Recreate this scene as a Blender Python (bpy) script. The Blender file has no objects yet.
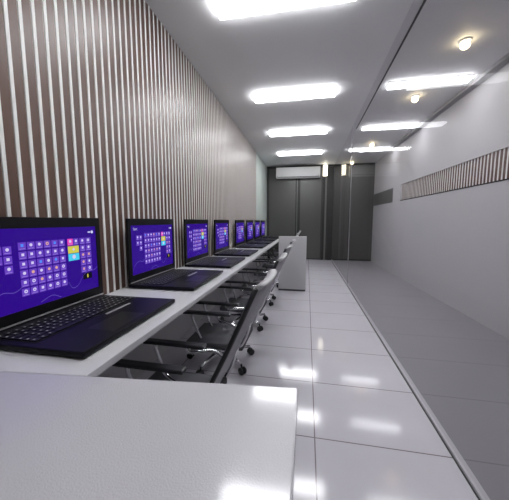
import bpy, bmesh, math, random
from mathutils import Vector, Matrix
random.seed(7)
sc = bpy.context.scene
COL = sc.collection
PI = math.pi

# ------------------------------------------------------------------ materials
def mat(name, color, rough=0.5, metal=0.0, emit=None, estr=0.0, spec=0.5, noise=None, bump=None, coat=0.0):
    m = bpy.data.materials.new(name); m.use_nodes = True
    nt = m.node_tree; b = nt.nodes['Principled BSDF']
    b.inputs['Base Color'].default_value = (*color, 1)
    b.inputs['Roughness'].default_value = rough
    b.inputs['Metallic'].default_value = metal
    b.inputs['Specular IOR Level'].default_value = spec
    b.inputs['Coat Weight'].default_value = coat
    b.inputs['Coat Roughness'].default_value = 0.115
    if emit:
        b.inputs['Emission Color'].default_value = (*emit, 1)
        b.inputs['Emission Strength'].default_value = estr
    if noise:                        # (scale xyz, amount, detail)
        tc = nt.nodes.new('ShaderNodeTexCoord'); mp = nt.nodes.new('ShaderNodeMapping')
        mp.inputs['Scale'].default_value = noise[0]
        nz = nt.nodes.new('ShaderNodeTexNoise'); nz.inputs['Scale'].default_value = 1.0
        nz.inputs['Detail'].default_value = noise[2]
        cr = nt.nodes.new('ShaderNodeMapRange'); a = noise[1]
        cr.inputs['To Min'].default_value = 1 - a; cr.inputs['To Max'].default_value = 1 + a
        mx = nt.nodes.new('ShaderNodeMix'); mx.data_type = 'RGBA'; mx.blend_type = 'MULTIPLY'
        mx.inputs['Factor'].default_value = 1
        mx.inputs['A'].default_value = (*color, 1)
        nt.links.new(tc.outputs['Object'], mp.inputs['Vector']); nt.links.new(mp.outputs['Vector'], nz.inputs['Vector'])
        nt.links.new(nz.outputs['Fac'], cr.inputs['Value']); nt.links.new(cr.outputs['Result'], mx.inputs['B'])
        nt.links.new(mx.outputs['Result'], b.inputs['Base Color'])
    if bump:                         # (scale, strength)
        nz = nt.nodes.new('ShaderNodeTexNoise'); nz.inputs['Scale'].default_value = bump[0]
        tc = nt.nodes.new('ShaderNodeTexCoord'); nt.links.new(tc.outputs['Object'], nz.inputs['Vector'])
        bp = nt.nodes.new('ShaderNodeBump'); bp.inputs['Strength'].default_value = bump[1]
        bp.inputs['Distance'].default_value = 0.002
        nt.links.new(nz.outputs['Fac'], bp.inputs['Height']); nt.links.new(bp.outputs['Normal'], b.inputs['Normal'])
    return m

def tile_mat(name, color, joint, rough, px=0.89, ox=0.055):
    """Large polished floor tiles with thin dark joints."""
    m = mat(name, color, rough, spec=0.5)
    nt = m.node_tree; b = nt.nodes['Principled BSDF']
    tc = nt.nodes.new('ShaderNodeTexCoord'); sp = nt.nodes.new('ShaderNodeSeparateXYZ')
    nt.links.new(tc.outputs['Object'], sp.inputs['Vector'])
    def line(axis, off, pitch, half):
        a = nt.nodes.new('ShaderNodeMath'); a.operation = 'SUBTRACT'; a.inputs[1].default_value = off - pitch*50
        d = nt.nodes.new('ShaderNodeMath'); d.operation = 'DIVIDE'; d.inputs[1].default_value = pitch
        fr = nt.nodes.new('ShaderNodeMath'); fr.operation = 'FRACT'
        pp = nt.nodes.new('ShaderNodeMath'); pp.operation = 'PINGPONG'; pp.inputs[1].default_value = 0.5
        lt = nt.nodes.new('ShaderNodeMath'); lt.operation = 'LESS_THAN'; lt.inputs[1].default_value = half/pitch
        nt.links.new(sp.outputs[axis], a.inputs[0]); nt.links.new(a.outputs[0], d.inputs[0])
        nt.links.new(d.outputs[0], fr.inputs[0]); nt.links.new(fr.outputs[0], pp.inputs[0]); nt.links.new(pp.outputs[0], lt.inputs[0])
        return lt
    l1 = line('Y', 1.195, 0.445, 0.0028); l2 = line('X', ox, px, 0.0028)
    mx = nt.nodes.new('ShaderNodeMath'); mx.operation = 'MAXIMUM'
    nt.links.new(l1.outputs[0], mx.inputs[0]); nt.links.new(l2.outputs[0], mx.inputs[1])
    nz = nt.nodes.new('ShaderNodeTexNoise'); nz.inputs['Scale'].default_value = 3.0; nz.inputs['Detail'].default_value = 4
    nt.links.new(tc.outputs['Object'], nz.inputs['Vector'])
    cr = nt.nodes.new('ShaderNodeMapRange'); cr.inputs['To Min'].default_value = 0.94; cr.inputs['To Max'].default_value = 1.06
    nt.links.new(nz.outputs['Fac'], cr.inputs['Value'])
    mu = nt.nodes.new('ShaderNodeMix'); mu.data_type = 'RGBA'; mu.blend_type = 'MULTIPLY'; mu.inputs['Factor'].default_value = 1
    mu.inputs['A'].default_value = (*color, 1); nt.links.new(cr.outputs['Result'], mu.inputs['B'])
    mj = nt.nodes.new('ShaderNodeMix'); mj.data_type = 'RGBA'
    mj.inputs['B'].default_value = (*joint, 1)
    nt.links.new(mu.outputs['Result'], mj.inputs['A']); nt.links.new(mx.outputs[0], mj.inputs['Factor'])
    nt.links.new(mj.outputs['Result'], b.inputs['Base Color'])
    return m

def glass_mat():
    """Clear partition glass: see-through, slightly grey, mirror-like only at a grazing view."""
    m = bpy.data.materials.new('partition_glass'); m.use_nodes = True
    nt = m.node_tree; nt.nodes.clear()
    out = nt.nodes.new('ShaderNodeOutputMaterial'); mix = nt.nodes.new('ShaderNodeMixShader')
    tr = nt.nodes.new('ShaderNodeBsdfTransparent'); tr.inputs['Color'].default_value = (0.96, 0.955, 0.965, 1)
    gl = nt.nodes.new('ShaderNodeBsdfGlossy'); gl.inputs['Roughness'].default_value = 0.02
    fr = nt.nodes.new('ShaderNodeFresnel'); fr.inputs['IOR'].default_value = 1.065
    geo = nt.nodes.new('ShaderNodeNewGeometry')
    inv = nt.nodes.new('ShaderNodeMath'); inv.operation = 'SUBTRACT'; inv.inputs[0].default_value = 1
    mul = nt.nodes.new('ShaderNodeMath'); mul.operation = 'MULTIPLY'
    nt.links.new(geo.outputs['Backfacing'], inv.inputs[1])
    nt.links.new(fr.outputs[0], mul.inputs[0]); nt.links.new(inv.outputs[0], mul.inputs[1])
    nt.links.new(mul.outputs[0], mix.inputs[0]); nt.links.new(tr.outputs[0], mix.inputs[1])
    nt.links.new(gl.outputs[0], mix.inputs[2]); nt.links.new(mix.outputs[0], out.inputs['Surface'])
    return m

M = {}
M['ceiling'] = mat('ceiling_paint', (0.80, 0.81, 0.81), 0.55)
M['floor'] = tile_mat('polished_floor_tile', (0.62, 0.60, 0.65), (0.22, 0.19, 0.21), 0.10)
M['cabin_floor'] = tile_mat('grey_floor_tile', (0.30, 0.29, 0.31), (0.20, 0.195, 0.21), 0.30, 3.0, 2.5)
M['mint_wall'] = mat('pale_green_paint', (0.60, 0.67, 0.63), 0.5)
M['white_wall'] = mat('white_wall_paint', (0.56, 0.555, 0.565), 0.5, noise=((2, 2, 2), 0.03, 3))
M['shade_strip'] = mat('shade_strip_grey', (0.36, 0.36, 0.365), 0.5)
M['wood'] = mat('walnut_slat', (0.125, 0.070, 0.052), 0.38, noise=((14, 14, 1.4), 0.38, 5))
M['strip_white'] = mat('white_strip', (0.95, 0.95, 0.92), 0.6)
M['groove'] = mat('black_groove', (0.012, 0.011, 0.011), 0.6)
M['dark_panel'] = mat('dark_laminate', (0.085, 0.085, 0.080), 0.28, noise=((3, 3, 1), 0.12, 3))
M['dark_seam'] = mat('dark_seam', (0.022, 0.022, 0.022), 0.4)
M['dark_frame'] = mat('grey_frame', (0.13, 0.13, 0.125), 0.35)
M['aluminium'] = mat('brushed_aluminium', (0.62, 0.61, 0.64), 0.35, 0.6)
M['rubber'] = mat('dark_gasket', (0.06, 0.06, 0.06), 0.6)
M['glass'] = glass_mat()
M['desk'] = mat('white_desk_laminate', (0.62, 0.62, 0.64), 0.28)
M['desk_edge'] = mat('white_edge_band', (0.62, 0.62, 0.64), 0.35)
M['table'] = mat('glossy_white_laminate', (0.55, 0.545, 0.58), 0.24, coat=1.0, bump=(300, 0.45))
M['partition'] = mat('off_white_board', (0.50, 0.50, 0.51), 0.4)
M['shadow_line'] = mat('shadow_line_dark', (0.06, 0.06, 0.065), 0.5)
M['tube'] = mat('light_diffuser', (0.9, 0.9, 0.9), 0.5, emit=(0.97, 0.975, 1.0), estr=26.0)
M['tube_cabin'] = mat('cabin_light_diffuser', (0.9, 0.9, 0.9), 0.5, emit=(0.97, 0.975, 1.0), estr=15.0)
M['bulb'] = mat('warm_bulb', (0.9, 0.88, 0.8), 0.5, emit=(1.0, 0.83, 0.52), estr=16.0)
M['fixture'] = mat('white_fixture', (0.8, 0.8, 0.8), 0.4)
M['ac'] = mat('white_plastic', (0.80, 0.80, 0.79), 0.35)
M['ac_dark'] = mat('grey_plastic', (0.12, 0.12, 0.12), 0.5)
M['lamp_glow'] = mat('wall_lamp_glow', (0.95, 0.95, 0.85), 0.5, emit=(1.0, 0.93, 0.74), estr=6.0)
M['lap'] = mat('black_laptop_shell', (0.008, 0.008, 0.009), 0.3, spec=0.22)
M['lap_deck'] = mat('dark_laptop_deck', (0.008, 0.0075, 0.011), 0.34, spec=0.11)
M['key'] = mat('black_keys', (0.010, 0.010, 0.011), 0.4, spec=0.2)
M['legend'] = mat('key_legend', (0.45, 0.45, 0.45), 0.5)
M['silver'] = mat('silver_plastic', (0.60, 0.60, 0.62), 0.3, 0.6)
M['chrome'] = mat('chrome', (0.72, 0.72, 0.74), 0.14, 1.0)
M['black_plastic'] = mat('black_plastic', (0.018, 0.018, 0.020), 0.4)
M['arm_pad'] = mat('soft_grey_black_plastic', (0.035, 0.035, 0.04), 0.35)
M['mesh'] = mat('grey_mesh_fabric', (0.38, 0.38, 0.40), 0.7, noise=((60, 60, 60), 0.15, 2))
M['seat'] = mat('dark_seat_fabric', (0.085, 0.085, 0.095), 0.8)
M['rail'] = mat('pale_grey_plastic', (0.40, 0.40, 0.41), 0.4)
def em(name, c, s=1.0): return mat(name, (0.004, 0.004, 0.004), 0.25, emit=c, estr=s*1.2, spec=0.12)
M['scr_bg'] = em('screen_violet', (0.026, 0.0025, 0.235))
M['scr_tile'] = em('screen_tile', (0.13, 0.05, 0.50))
M['scr_wave'] = em('screen_wave', (0.15, 0.09, 0.50))
M['scr_white'] = em('screen_white', (0.62, 0.57, 0.85))
M['scr_cap'] = em('screen_caption', (0.34, 0.25, 0.72))
M['scr_pink'] = em('screen_pink', (0.80, 0.06, 0.50))
M['scr_yellow'] = em('screen_yellow', (0.62, 0.58, 0.08))
M['scr_cyan'] = em('screen_cyan', (0.06, 0.58, 0.85))
M['scr_black'] = em('screen_black', (0.004, 0.003, 0.01))
M['scr_orange'] = em('screen_orange', (0.70, 0.38, 0.30))
M['scr_blue'] = em('screen_blue', (0.08, 0.25, 0.90))

# ------------------------------------------------------------------ mesh helpers
def box(bm, x0, x1, y0, y1, z0, z1, mi=0, bevel=0.0):
    vs = [bm.verts.new((x, y, z)) for x in (x0, x1) for y in (y0, y1) for z in (z0, z1)]
    fs = []
    for q in ((0,1,3,2), (4,6,7,5), (0,4,5,1), (2,3,7,6), (0,2,6,4), (1,5,7,3)):
        f = bm.faces.new([vs[i] for i in q]); f.material_index = mi; fs.append(f)
    if bevel:
        es = list({e for f in fs for e in f.edges})
        bmesh.ops.bevel(bm, geom=es, offset=bevel, segments=2, affect='EDGES', profile=0.6, material=-1)
    return fs

def tube(bm, pts, r, seg=8, mi=0, cap=True):
    pts = [Vector(p) for p in pts]
    rings = []
    up = None
    for i, p in enumerate(pts):
        a = pts[max(i-1, 0)]; b = pts[min(i+1, len(pts)-1)]
        d = (b - a).normalized()
        if up is None:
            up = Vector((0, 0, 1)) if abs(d.z) < 0.9 else Vector((0, 1, 0))
        u = d.cross(up)
        if u.length < 1e-5: u = d.cross(Vector((1, 0, 0)))
        u.normalize(); w = u.cross(d).normalized(); up = w
        rr = r[i] if isinstance(r, (list, tuple)) else r
        rings.append([bm.verts.new(p + (u*math.cos(2*PI*k/seg) + w*math.sin(2*PI*k/seg))*rr) for k in range(seg)])
    for a, b in zip(rings, rings[1:]):
        for k in range(seg):
            f = bm.faces.new((a[k], a[(k+1) % seg], b[(k+1) % seg], b[k])); f.material_index = mi; f.smooth = True
    if cap:
        for rg in (rings[0], rings[-1]):
            f = bm.faces.new(rg); f.material_index = mi

def smooth_path(ctrl, n=8):
    """Catmull-Rom through the control points."""
    P = [Vector(c) for c in ctrl]; P = [P[0]*2 - P[1]] + P + [P[-1]*2 - P[-2]]
    out = []
    for i in range(1, len(P)-2):
        for k in range(n):
            t = k/n; a, b, c, d = P[i-1], P[i], P[i+1], P[i+2]
            out.append(0.5*((2*b) + (c-a)*t + (2*a-5*b+4*c-d)*t*t + (3*b-a-3*c+d)*t**3))
    out.append(P[-2]); return out

def lathe(bm, prof, seg=16, axis='Z', c=(0, 0, 0), mi=0):
    rings = []
    for r, h in prof:
        ring = []
        for k in range(seg):
            a = 2*PI*k/seg; p = (r*math.cos(a), r*math.sin(a), h)
            if axis == 'Y': p = (p[0], p[2], p[1])
            if axis == 'X': p = (p[2], p[0], p[1])
            ring.append(bm.verts.new((p[0]+c[0], p[1]+c[1], p[2]+c[2])))
        rings.append(ring)
    for a, b in zip(rings, rings[1:]):
        for k in range(seg):
            f = bm.faces.new((a[k], a[(k+1) % seg], b[(k+1) % seg], b[k])); f.material_index = mi; f.smooth = True
    for rg in (rings[0], rings[-1]):
        f = bm.faces.new(rg); f.material_index = mi

def obj(name, bm, mats, parent=None, loc=None, rot=None, fix=True):
    if fix: bmesh.ops.recalc_face_normals(bm, faces=bm.faces[:])
    me = bpy.data.meshes.new(name); bm.to_mesh(me); bm.free()
    for m in (mats if isinstance(mats, (list, tuple)) else [mats]): me.materials.append(M[m])
    o = bpy.data.objects.new(name, me); COL.objects.link(o)
    if parent: o.parent = parent
    if loc: o.location = loc
    if rot: o.rotation_euler = rot
    return o

def thing(name, label, cat, loc=(0, 0, 0), group=None):
    o = bpy.data.objects.new(name, None); COL.objects.link(o); o.location = loc
    o.empty_display_size = 0.1
    tag(o, label, cat, group); return o

def tag(o, label, cat, group=None):
    o['label'] = label; o['category'] = cat
    if group: o['group'] = group
    return o

def struct(name, bm, mats, label=None, fix=True):
    o = obj(name, bm, mats, fix=fix); o['kind'] = 'structure'
    o['label'] = label or name.replace('_', ' '); o['category'] = name.split('_')[0]
    return o

def copy_tree(o, parent=None):
    c = o.copy(); COL.objects.link(c)
    if parent: c.parent = parent
    for ch in list(o.children): copy_tree(ch, c)
    return c

# ------------------------------------------------------------------ dimensions
WL, WR = -1.075, 1.65            # left wall backing, cabin wall
YB, YF = 7.2, -1.6               # far wall, wall behind the camera
CH = 2.40                        # ceiling
GX = 0.645                       # glass partition
DT = 0.615                       # desk top
DF = -0.535                      # desk front edge

# ------------------------------------------------------------------ room shell
bm = bmesh.new(); box(bm, WL-0.1, GX, YF-0.1, YB+0.1, -0.08, 0.0)
struct('floor', bm, 'floor', 'polished pale lilac grey tile floor of the corridor')
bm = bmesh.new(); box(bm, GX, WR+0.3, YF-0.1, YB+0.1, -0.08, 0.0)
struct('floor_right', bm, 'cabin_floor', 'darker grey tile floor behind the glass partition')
bm = bmesh.new(); box(bm, WL-0.1, WR+0.3, YF-0.1, YB+0.1, CH, CH+0.08)
struct('ceiling', bm, 'ceiling', 'plain pale grey ceiling')

# left wall with slat cladding: wood slat, black groove, white strip
bm = bmesh.new()
box(bm, WL-0.06, WL, YF, YB, 0, CH, 2)
PITCH = 0.0515; y = 0.849 - PITCH*46
while y < 5.6:
    box(bm, WL, WL+0.030, y-0.0062, y+0.0068, 0.585, CH, 1)
    box(bm, WL, WL+0.0285, y+0.0072, y+PITCH-0.0095, 0.585, CH, 0)
    y += PITCH
box(bm, WL, WL+0.026, y-0.006, YB, 0.585, CH, 4)
box(bm, WL, WL+0.026, YF, YB, 0.0, 0.585, 3)
struct('wall_left', bm, ['wood', 'strip_white', 'groove', 'white_wall', 'mint_wall'], 'left wall clad in brown slats with white strips between')

# far wall of tall dark panels
bm = bmesh.new()
box(bm, WL-0.06, WR+0.06, YB, YB+0.06, 0, CH, 1)
PF = 0.018
def dpan(x0, x1, z0, z1, mi=0, d=PF): box(bm, x0, x1, YB-d, YB, z0, z1, mi)
dpan(WL+0.03, -0.985, 0, CH, 1, 0.012)
for x0, x1 in ((-0.985, -0.305), (-0.185, 0.345), (0.645, 1.02), (1.06, WR)):
    dpan(x0, x1, 0.03, 2.335)
dpan(-0.305, -0.185, 0, 2.335, 1, 0.010); dpan(-0.272, -0.252, 0, 2.335, 2, 0.020)
dpan(WL+0.03, WR, 2.345, CH, 1, 0.016)
struct('wall_back', bm, ['dark_panel', 'dark_seam', 'dark_frame'], 'far wall of tall dark grey panels')
bm = bmesh.new()
box(bm, 0.365, 0.405, YB-0.05, YB-0.019, 0, 2.335, 0); box(bm, 0.435, 0.475, YB-0.06, YB-0.019, 0, 2.335, 1)
box(bm, 0.505, 0.60, YB-0.04, YB-0.019, 0, 2.335, 0)
struct('trim_1', bm, ['dark_seam', 'dark_frame'], 'dark vertical door posts on the far wall beside the glass')

# wall behind the camera
bm = bmesh.new(); box(bm, WL-0.06, WR+0.22, YF-0.06, YF, 0, CH)
struct('wall_front', bm, 'white_wall', 'plain pale wall behind the camera')

# cabin wall on the right, slightly out of square, with an inset slat strip
def slant(bm):
    for v in bm.verts: v.co.x += 0.075 - 0.030*(v.co.y-2.8)
bm = bmesh.new()
YJ = 5.70                          # where the wall steps back
SZ0, SZ1 = 1.365, 1.640
box(bm, WR, WR+0.06, YF, YB, 0, CH, 0)
box(bm, WR-0.03, WR, YF, YJ, 0.0, SZ0, 0); box(bm, WR-0.03, WR, YF, YJ, SZ1, CH, 0)
box(bm, WR-0.03, WR, 5.30, YJ, SZ0, SZ1, 0)
box(bm, WR-0.034, WR-0.002, YF, 5.30, SZ0-0.012, SZ0, 2)
y = 0.2
while y < 5.27:
    box(bm, WR-0.016, WR, y, y+0.030, SZ0, SZ1, 1); box(bm, WR-0.016, WR, y+0.036, y+PITCH, SZ0, SZ1, 3); box(bm, WR-0.010, WR, y+0.030, y+0.036, SZ0, SZ1, 2)
    y += PITCH
box(bm, WR-0.010, WR, YJ+0.02, YB-0.02, SZ0, SZ1, 4)
slant(bm); struct('wall_right', bm, ['white_wall', 'wood', 'groove', 'strip_white', 'dark_frame'], 'white cabin wall behind the glass with a strip of brown slats')
bm = bmesh.new(); box(bm, WR-0.10, WR-0.03, YF, YJ, CH-0.035, CH); slant(bm)  # grey strip stands in for the shadow band along the wall top
struct('trim_2', bm, 'shade_strip', 'grey strip standing in for the shadow where the cabin wall meets the ceiling')

# glass partition
JY = 4.42
def pane(name, y0, y1, label):
    bm = bmesh.new(); box(bm, GX-0.005, GX+0.005, y0, y1, 0.018, CH-0.001)
    return struct(name, bm, 'glass', label)
pane('window_1', YF+0.01, JY-0.004, 'near clear glass pane of the partition')
pane('window_2', JY+0.004, YB-0.06, 'far clear glass pane of the partition')
bm = bmesh.new(); box(bm, GX-0.006, GX+0.006, JY-0.004, JY+0.004, 0.018, CH)
struct('trim_3', bm, 'aluminium', 'thin vertical joint between the glass panes')
bm = bmesh.new(); box(bm, GX-0.014, GX+0.014, YF, YB-0.06, 0.0, 0.016)
box(bm, GX-0.018, GX-0.014, YF, YB-0.06, 0.0, 0.006, 1)
struct('trim_4', bm, ['aluminium', 'rubber'], 'pale floor channel under the glass partition')
bm = bmesh.new(); box(bm, 0.704, 0.718, YF, JY+0.1, CH-0.006, CH)
struct('trim_5', bm, 'rubber', 'thin dark joint line along the ceiling')

# ------------------------------------------------------------------ ceiling lights
def ceiling_light(x0, x1, yc, w, tube_m, label, group):
    t = thing('ceiling_light', label, 'ceiling light', ((x0+x1)/2, yc, CH), group)
    h = (x1-x0)/2
    bm = bmesh.new(); box(bm, -h, h, -w/2, w/2, -0.008, 0.0, bevel=0.002); obj('frame', bm, 'fixture', t)
    bm = bmesh.new(); box(bm, -h+0.006, h-0.006, -w/2+0.006, w/2-0.006, -0.030, -0.008, bevel=0.006); obj('diffuser', bm, tube_m, t)
    return t
rows = [(0.52, None), (1.85, 'brightest ceiling light nearest the camera, cut off by the top edge'),
        (3.20, 'second row ceiling light over the desks, well in front of the air conditioner'),
        (4.50, 'third row ceiling light over the desks, left of the dark ceiling line'),
        (5.84, 'farthest ceiling light over the desks, just in front of the air conditioner')]
for yc, lb in rows:
    if lb is None:  # row out of view, added for its light
        ceiling_light(-0.62, 0.28, yc, 0.20, 'tube', 'unseen white ceiling light added above the camera and the white table to light the room', 'ceiling lights over the desks')
    else:
        ceiling_light(-0.62, 0.28, yc, 0.20, 'tube', lb, 'ceiling lights over the desks')
for yc, lb in [(3.18, 'nearest slim ceiling light behind the glass partition'),
               (4.50, 'middle slim ceiling light behind the glass partition'),
               (5.80, 'farthest slim ceiling light behind the glass partition')]:
    ceiling_light(0.79, 1.55, yc, 0.12, 'tube_cabin', lb, 'slim ceiling lights behind the glass')
for yc, xc, lb in [(2.55, 1.185, 'warm round downlight at upper right, nearest the camera behind the glass'),
                   (3.52, 1.17, 'warm round downlight just beyond the nearest slim cabin light'),
                   (5.42, 1.13, 'warm round downlight just before the farthest slim cabin light'),
                   (6.95, 1.02, 'warm round downlight above the dark far wall behind the glass')]:
    t = thing('downlight', lb, 'downlight', (xc, yc, CH), 'warm downlights behind the glass')
    bm = bmesh.new(); lathe(bm, [(0.045, 0), (0.045, -0.006), (0.034, -0.012), (0.030, -0.012)], 20); obj('trim_ring', bm, 'fixture', t)
    bm = bmesh.new(); lathe(bm, [(0.020, -0.012), (0.030, -0.022), (0.034, -0.036), (0.030, -0.050), (0.018, -0.060), (0.004, -0.063)], 16); obj('bulb', bm, 'bulb', t)

# ------------------------------------------------------------------ air conditioner and wall lamp
t = thing('air_conditioner', 'white split air conditioner high on the dark far wall', 'air conditioner', (-0.245, YB-0.018, 2.06))
bm = bmesh.new()
prof = [(0, 0.02), (-0.14, 0.0), (-0.20, 0.035), (-0.215, 0.09), (-0.215, 0.245), (-0.20, 0.268), (0, 0.268)]
HW = 0.54
a = [bm.verts.new((-HW, p[0], p[1])) for p in prof]; b = [bm.verts.new((HW, p[0], p[1])) for p in prof]
for i in range(len(prof)):
    j = (i+1) % len(prof); bm.faces.new((a[i], a[j], b[j], b[i]))
bm.faces.new(a); bm.faces.new(b)
obj('housing', bm, 'ac', t)
bm = bmesh.new(); box(bm, -HW+0.04, HW-0.04, -0.219, -0.214, 0.085, 0.250, bevel=0.002); obj('front_panel', bm, 'ac', t)
bm = bmesh.new(); box(bm, -HW+0.03, HW-0.03, -0.210, -0.188, 0.030, 0.075); obj('air_vent', bm, 'ac_dark', t)
bm = bmesh.new(); box(bm, -HW+0.035, HW-0.035, -0.217, -0.209, 0.040, 0.070, bevel=0.001); obj('louvre', bm, 'ac', t)
t = thing('wall_lamp', 'small bright wall lamp on the far wall right of the air conditioner', 'wall lamp', (0.42, YB-0.06, 2.11))
bm = bmesh.new(); box(bm, -0.055, 0.055, -0.012, 0.04, 0.0, 0.265, bevel=0.003); obj('back_plate', bm, 'fixture', t)
bm = bmesh.new(); box(bm, -0.048, 0.048, -0.045, -0.012, 0.006, 0.262, bevel=0.006); obj('lamp_shade', bm, 'lamp_glow', t)

# ------------------------------------------------------------------ long desk
t = thing('long_desk', 'long white desk along the slatted wall carrying the row of laptops', 'desk', ((WL+0.03+DF)/2, 0, 0))
ox = (WL+0.03+DF)/2
def far_edge(x): return 0.602 + (x+0.008)*0.10     # the table stands a little out of square
bm = bmesh.new(); box(bm, WL+0.036-ox, DF-ox, 0.565, 6.90, DT-0.024, DT, bevel=0.003); 
for v in bm.verts:
    if v.co.y < 1.0: v.co.y += far_edge(v.co.x+ox) + 0.003 - 0.565
obj('desktop', bm, 'desk', t)
for yy in (0.70, 3.60, 6.85):
    bm = bmesh.new(); box(bm, WL+0.040-ox, -0.98-ox, yy-0.015, yy+0.015, 0.0, DT-0.024); obj('support_panel', bm, 'desk', t)

# foreground table
t = thing('white_table', 'glossy white table in the foreground at the end of the long desk', 'table', (-0.53, 0.2, 0))
bm = bmesh.new(); box(bm, WL+0.036+0.53, 0.518, -0.55, 0.355, DT-0.040, DT+0.002, bevel=0.004); 
for v in bm.verts:
    if v.co.y > 0.3: v.co.y += far_edge(v.co.x-0.53) - 0.2 - 0.355
obj('tabletop', bm, 'table', t)
for xs in (WL+0.06+0.53, 0.494):
    bm = bmesh.new(); box(bm, xs-0.018, xs+0.018, -0.54, 0.34, 0.0, DT-0.040); obj('side_panel', bm, 'table', t)
bm = bmesh.new(); box(bm, WL+0.08+0.53, 0.474, 0.05, 0.068, 0.12, DT-0.040); obj('modesty_panel', bm, 'table', t)

# far low white partition
t = thing('low_partition', 'low white partition board standing behind the chairs near the far end', 'partition', (-0.195, 3.88, 0))
bm = bmesh.new(); box(bm, -0.195, 0.195, -0.02, 0.02, 0.025, 0.785, bevel=0.003); obj('board', bm, 'partition', t)
bm = bmesh.new(); box(bm, -0.19, 0.19, -0.015, 0.03, 0.0, 0.025); obj('shadow_plinth', bm, 'shadow_line', t)  # base coloured dark to give the shadow line under the board

# ------------------------------------------------------------------ laptops
LW, LD, LH = 0.538, 0.40, 0.372
def text_polys(txt, size):
    cu = bpy.data.curves.new('t', 'FONT'); cu.body = txt; cu.size = size
    o = bpy.data.objects.new('t', cu); COL.objects.link(o)
    dg = bpy.context.evaluated_depsgraph_get(); me = o.evaluated_get(dg).to_mesh()
    vs = [v.co.copy() for v in me.vertices]; fs = [tuple(p.vertices) for p in me.polygons]
    o.evaluated_get(dg).to_mesh_clear(); bpy.data.objects.remove(o); bpy.data.curves.remove(cu)
    return vs, fs

def build_screen():
    """The lit display: local x = out of the screen, y = right, z = up."""
    W, H = LW-0.052, LH-0.082
    bm = bmesh.new()
    def quad(u0, v0, u1, v1, mi, lift):
        vs = [bm.verts.new((lift, (u-0.5)*W, (1-v)*H)) for u, v in ((u0, v1), (u1, v1), (u1, v0), (u0, v0))]
        f = bm.faces.new(vs); f.material_index = mi
    def poly(c, r, n, mi, lift, rot=0):
        vs = [bm.verts.new((lift, (c[0]-0.5)*W + r*math.cos(rot+2*PI*k/n), (1-c[1])*H + r*math.sin(rot+2*PI*k/n))) for k in range(n)]
        f = bm.faces.new(vs); f.material_index = mi
    quad(0, 0, 1, 1, 0, 0.0)
    # wave lines of the wallpaper
    def wave(pts):
        pp = smooth_path([(0, p[0], p[1]) for p in pts], 6)
        for a, b in zip(pp, pp[1:]):
            w = 0.0032
            vs = [bm.verts.new((0.0004, (q[1]-0.5)*W, (1-(q[2]+s*w))*H)) for q, s in ((a, 1), (b, 1), (b, -1), (a, -1))]
            bm.faces.new(vs).material_index = 2
    wave([(0.0, 0.93), (0.06, 0.80), (0.14, 0.74), (0.22, 0.76), (0.30, 0.68), (0.36, 0.63)])
    wave([(0.66, 0.80), (0.70, 0.90), (0.76, 0.88), (0.82, 0.76), (0.88, 0.70), (0.95, 0.70), (1.0, 0.66)])
    wave([(0.40, 0.97), (0.50, 0.92), (0.58, 0.98)])
    tw, th = 0.055, 0.096
    rnd = random.Random(5)
    cols = [3, 3, 3, 3, 6, 3, 9, 3, 3]
    def tile(u, v, mi=1, icon=True, w=tw):
        quad(u, v, u+w, v+th, mi, 0.0004)
        if not icon: return
        c = (u+w/2, v+th*0.40); k = rnd.randrange(4); r = 0.0058; im = rnd.choice(cols)
        if k == 0: poly(c, r, 12, im, 0.0008)
        elif k == 1: poly(c, r*1.2, 4, im, 0.0008, PI/4)
        elif k == 2: poly(c, r*1.1, 6, im, 0.0008)
        else:
            poly(c, r*1.15, 12, im, 0.0008); poly(c, r*0.45, 8, 1, 0.0011)
        quad(u+w*0.15, v+th*0.80, u+w*0.85, v+th*0.86, 4, 0.0008)
    for r in range(3):
        for c in range(2):
            if (r, c) != (2, 0): tile(0.10+c*0.064, 0.205+r*0.114)
    for r in range(6):
        for c in range(6): tile(0.265+c*0.0655, 0.170+r*0.114, w=0.057)
    tile(0.677, 0.170, 5, True, 0.055); tile(0.737, 0.170, 1, True, 0.055)
    quad(0.677, 0.280, 0.792, 0.385, 7, 0.0004); quad(0.677, 0.393, 0.792, 0.495, 8, 0.0004)
    poly((0.735, 0.44), 0.009, 10, 3, 0.0008); poly((0.735, 0.33), 0.007, 4, 3, 0.0008)
    for r in range(5):
        for c in range(2): tile(0.805+c*0.068, 0.170+r*0.110, w=0.060)
    quad(0.82, 0.725, 0.925, 0.82, 10, 0.0004); quad(0.867, 0.745, 0.880, 0.80, 7, 0.0008)
    # heading and user mark
    vs, fs = text_polys('Start', 0.020)
    nv = [bm.verts.new((0.0005, -0.5*W + 0.045*W + v.x, H*0.905 + v.y)) for v in vs]
    for f in fs:
        try: bm.faces.new([nv[i] for i in f]).material_index = 3
        except ValueError: pass
    poly((0.955, 0.085), 0.007, 12, 3, 0.0005); quad(0.905, 0.075, 0.935, 0.095, 3, 0.0005)
    for f in bm.faces:
        f.normal_update()
        if f.normal.x < 0: f.normal_flip()
    return bm
SCR = ['scr_bg', 'scr_tile', 'scr_wave', 'scr_white', 'scr_cap', 'scr_pink', 'scr_orange', 'scr_yellow', 'scr_cyan', 'scr_blue', 'scr_black']

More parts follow.
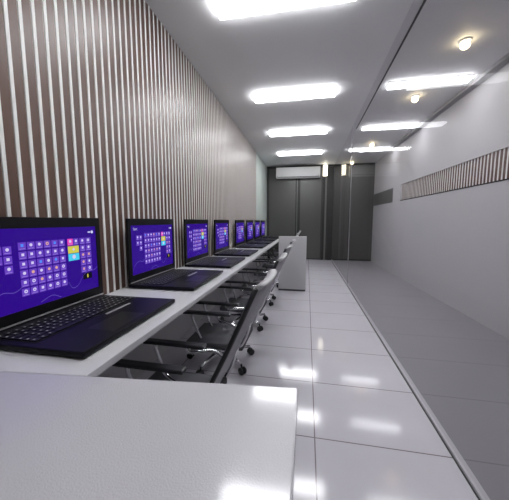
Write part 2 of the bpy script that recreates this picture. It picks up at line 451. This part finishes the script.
def make_laptop():
    t = thing('laptop', 'x', 'laptop')
    HD, HWd = LD/2, LW/2
    bm = bmesh.new(); box(bm, -HD, HD, -HWd, HWd, 0.004, 0.022, 0, bevel=0.005)
    for sx in (-1, 1):
        for sy in (-1, 1): box(bm, sx*(HD-0.03)-0.012, sx*(HD-0.03)+0.012, sy*(HWd-0.04)-0.02, sy*(HWd-0.04)+0.02, 0.0, 0.004, 0)
    bs = obj('base', bm, 'lap_deck', t)
    # keyboard
    bm = bmesh.new(); x0 = -HD+0.052; kw = 0.0255; kd = 0.0262
    box(bm, x0-0.006, x0+6*kd+0.004, -HWd+0.025, HWd-0.025, 0.0215, 0.0226, 0)
    rnd = random.Random(3)
    for r in range(6):
        yy = -HWd+0.031; c = 0
        while yy < HWd-0.045:
            w = kw
            if r == 5 and c == 3: w = kw*5.0
            elif (r in (2, 3, 4) and c in (0, 11)): w = kw*1.5
            w = min(w, HWd-0.029-yy)
            xx = x0 + r*kd
            box(bm, xx, xx+kd-0.004, yy, yy+w-0.004, 0.0226, 0.0262, 1)
            if w < kw*2:
                lx, ly = xx+0.005+rnd.random()*0.004, yy+0.005
                box(bm, lx, lx+0.0065, ly, ly+0.0055, 0.0262, 0.0264, 2)
            yy += w; c += 1
    obj('keyboard', bm, ['lap', 'key', 'legend'], t)
    bm = bmesh.new(); box(bm, 0.075, HD-0.022, -0.12, 0.06, 0.0216, 0.0226, bevel=0.0005); obj('touchpad', bm, 'lap', t)
    bm = bmesh.new(); box(bm, 0.030, 0.041, 0.020, 0.165, 0.0216, 0.0242, bevel=0.001); obj('palm_strip', bm, 'silver', t)['label'] = 'bright silver strip below the keyboard'
    for s in (-1, 1):
        bm = bmesh.new(); tube(bm, [(-HD+0.004, s*0.16-0.05, 0.024), (-HD+0.004, s*0.16+0.05, 0.024)], 0.008, 10)
        obj('hinge', bm, 'lap', t)
    tilt = math.radians(0.0)
    bm = bmesh.new()
    box(bm, -0.011, -0.001, -HWd, HWd, 0.0, LH, bevel=0.003)
    b = 0.0025                                  # raised bezel around the screen
    box(bm, -0.001, b, -HWd+0.001, HWd-0.001, LH-0.040, LH-0.001); box(bm, -0.001, b, -HWd+0.001, HWd-0.001, 0.002, 0.042)
    box(bm, -0.001, b, -HWd+0.001, -HWd+0.026, 0.042, LH-0.040); box(bm, -0.001, b, HWd-0.026, HWd-0.001, 0.042, LH-0.040)
    lid = obj('lid', bm, 'lap', t, (-HD+0.014, 0, 0.027), (0, tilt, 0))
    obj('screen', build_screen(), SCR, lid, (0.0, 0, 0.042), fix=False)
    bm = bmesh.new(); box(bm, 0.0005, 0.006, -HWd+0.004, HWd-0.004, 0.0, 0.005); obj('hinge_cover', bm, 'silver', lid)['label'] = 'thin silver line along the lower edge of the lid'
    return t
lap = make_laptop()
lap_labels = ['nearest open black laptop, cut off by the left edge, violet start screen',
              'second open black laptop from the camera, whole violet screen of tiles',
              'third open black laptop from the camera along the white desk',
              'fourth open black laptop from the camera along the white desk',
              'fifth open black laptop from the camera along the white desk',
              'sixth open black laptop, third from the far end of the desk',
              'seventh open black laptop, second from the far end of the desk',
              'farthest open black laptop, last in the row before the dark wall']
for i, (ys, lb) in enumerate(zip([0.615, 1.365, 2.10, 2.84, 3.735, 4.46, 5.19, 5.93], lap_labels)):
    o = lap if i == 0 else copy_tree(lap)
    o.location = (-0.80, ys + LW/2, DT+0.0003)
    o['label'] = lb; o['group'] = 'laptops along the white desk'

# ------------------------------------------------------------------ chairs
def back_x(z):                     # curve of the back, local x rearward
    return 0.206 + (z-0.28)*0.47 + 0.006*math.sin((z-0.28)/0.49*PI)
def make_chair():
    t = thing('office_chair', 'x', 'chair')
    CW = 0.19
    # seat
    bm = bmesh.new(); n = 8
    box(bm, -0.19, 0.20, -CW+0.02, CW-0.02, 0.172, 0.212, bevel=0.014)
    obj('seat', bm, 'seat', t)
    # mesh back, slightly wrapped around the sitter
    bm = bmesh.new(); NZ, NY = 14, 8; g = []
    for i in range(NZ+1):
        z = 0.235 + (0.752-0.235)*i/NZ; row = []
        for j in range(NY+1):
            yy = (-1+2*j/NY)*(CW-0.012)
            row.append(bm.verts.new((back_x(z) + 0.012 - 0.030*(yy/CW)**2, yy, z)))
        g.append(row)
    fr = [bm.faces.new((g[i][j], g[i][j+1], g[i+1][j+1], g[i+1][j])) for i in range(NZ) for j in range(NY)]
    for f in fr: f.smooth = True
    bmesh.ops.recalc_face_normals(bm, faces=bm.faces[:])
    bmesh.ops.solidify(bm, geom=bm.faces[:], thickness=0.012)
    bk = obj('backrest', bm, 'mesh', t)
    # dark frame around the mesh
    bm = bmesh.new()
    for s in (-1, 1):
        tube(bm, [(back_x(0.225+0.540*k/14)-0.016, s*(CW-0.008), 0.225+0.540*k/14) for k in range(15)], 0.0095, 8)
    tube(bm, smooth_path([(back_x(0.225)-0.018, -CW+0.008, 0.228), (back_x(0.225), 0, 0.220), (back_x(0.225)-0.018, CW-0.008, 0.228)], 6), 0.0095, 8)
    obj('back_frame', bm, 'black_plastic', bk)
    # pale top rail, leaning back
    bm = bmesh.new(); sec = [(-0.010, -0.006), (0.008, -0.010), (0.028, 0.004), (0.032, 0.011), (0.026, 0.016), (0.004, 0.013), (-0.012, 0.004)]
    rings = []
    for j in range(9):
        yy = (-1+2*j/8)*(CW-0.018); dx = -0.018*(yy/CW)**2; k = 0.85 if j in (0, 8) else 1.0
        rings.append([bm.verts.new((back_x(0.758)+dx+p[0]*k, yy, 0.762+p[1]*k)) for p in sec])
    for a, b in zip(rings, rings[1:]):
        for i in range(len(sec)):
            f = bm.faces.new((a[i], a[(i+1) % len(sec)], b[(i+1) % len(sec)], b[i])); f.smooth = True
    bm.faces.new(rings[0]); bm.faces.new(rings[-1])
    obj('top_rail', bm, 'rail', bk)['label'] = 'pale grey top rail of the backrest'
    # armrests: black pad on a bent chrome tube
    for s in (-1, 1):
        bm = bmesh.new()
        box(bm, -0.225, 0.105, s*0.110-0.021, s*0.110+0.021, 0.378, 0.396, bevel=0.007)
        ar = obj('armrest', bm, 'arm_pad', t)
        bm = bmesh.new()
        tube(bm, smooth_path([(-0.165, s*0.110, 0.380), (-0.160, s*0.110, 0.34), (-0.105, s*0.110, 0.205), (-0.06, s*0.135, 0.168),
                              (0.05, s*0.145, 0.158), (0.15, s*0.155, 0.170), (0.215, s*0.168, 0.255), (0.255, s*0.178, 0.38)], 6), 0.0095, 8)
        tube(bm, smooth_path([(0.0, s*0.110, 0.380), (0.03, s*0.110, 0.350), (0.12, s*0.158, 0.345), (0.19, s*0.165, 0.31), (0.228, s*0.172, 0.285)], 6), 0.0085, 8)
        obj('arm_tube', bm, 'chrome', ar)['label'] = 'bent chrome arm tube'
    # mechanism, lift, star base, castors
    bm = bmesh.new(); box(bm, -0.09, 0.10, -0.06, 0.06, 0.140, 0.172, bevel=0.008)
    tube(bm, [(0.02, -0.05, 0.155), (0.02, -0.15, 0.148)], 0.006, 8); obj('tilt_mechanism', bm, 'black_plastic', t)
    bm = bmesh.new(); lathe(bm, [(0.026, 0.075), (0.026, 0.115), (0.016, 0.117), (0.016, 0.142)], 14); obj('gas_lift', bm, 'chrome', t)
    bm = bmesh.new(); R = 0.225
    lathe(bm, [(0.034, 0.062), (0.036, 0.088), (0.028, 0.098)], 16)
    angs = [math.radians(36 + 72*k) for k in range(5)]
    for a in angs:
        c, s_ = math.cos(a), math.sin(a)
        tube(bm, [(0.02*c, 0.02*s_, 0.086), (0.12*c, 0.12*s_, 0.078), (R*c, R*s_, 0.066)], [0.017, 0.014, 0.010], 8)
    obj('star_base', bm, 'chrome', t)
    for a in angs:
        c, s_ = math.cos(a), math.sin(a)
        bm = bmesh.new()
        tube(bm, [(R*c, R*s_, 0.066), (R*c, R*s_, 0.040)], 0.006, 8)
        dx, dy = -s_, c
        for q in (-1, 1):
            p0 = Vector((R*c + 0.008*c, R*s_ + 0.008*s_, 0.024)) + Vector((c, s_, 0))*0
            ax = Vector((dx, dy, 0))
            tube(bm, [p0 + ax*(q*0.006), p0 + ax*(q*0.009), p0 + ax*(q*0.018), p0 + ax*(q*0.021)], [0.020, 0.0238, 0.0238, 0.019], 14)
        obj('castor', bm, 'black_plastic', t)
    return t
chair = make_chair()
ch_labels = ['nearest mesh back office chair, partly hidden behind the foreground white table',
             'second mesh back office chair from the camera under the desk edge',
             'third mesh back office chair from the camera under the desk edge',
             'fourth mesh back office chair, just in front of the low white partition',
             'fifth office chair, first one beyond the low white partition',
             'sixth office chair, second one beyond the low white partition',
             'seventh office chair, second from the far end of the desk',
             'farthest office chair beside the last laptop']
for i, (cyy, lb) in enumerate(zip([1.10, 1.78, 2.50, 3.25, 4.16, 4.90, 5.62, 6.32], ch_labels)):
    o = chair if i == 0 else copy_tree(chair)
    o.location = (-0.585, cyy, 0.0)
    o.rotation_euler = (0, 0, math.radians([-1, 0, -1.5, 0, -2, 1, -1, 0][i]))
    o['label'] = lb; o['group'] = 'office chairs in a row along the desk'

# ------------------------------------------------------------------ camera, world, view
f_px = 272.0
th = math.atan(29/f_px); ps = math.atan(52.5*math.cos(th)/f_px)
cam = bpy.data.cameras.new('camera'); co = bpy.data.objects.new('camera', cam); COL.objects.link(co)
cam.sensor_fit = 'HORIZONTAL'; cam.sensor_width = 36.0; cam.lens = f_px*36.0/509.0
cam.clip_start = 0.02
co.location = (0, 0, 1.0); co.rotation_euler = (PI/2 - th, 0, ps)
sc.camera = co
w = bpy.data.worlds.new('world'); sc.world = w; w.use_nodes = True
w.node_tree.nodes['Background'].inputs['Color'].default_value = (0.05, 0.05, 0.05, 1)
sc.view_settings.view_transform = 'Standard'; sc.view_settings.look = 'None'
sc.view_settings.gamma = 1.0; sc.view_settings.use_curve_mapping = False
sc.view_settings.exposure = -0.22
sc.cycles.use_denoising = True
sc.cycles.max_bounces = 10; sc.cycles.transparent_max_bounces = 16
sc.cycles.sample_clamp_indirect = 6.0
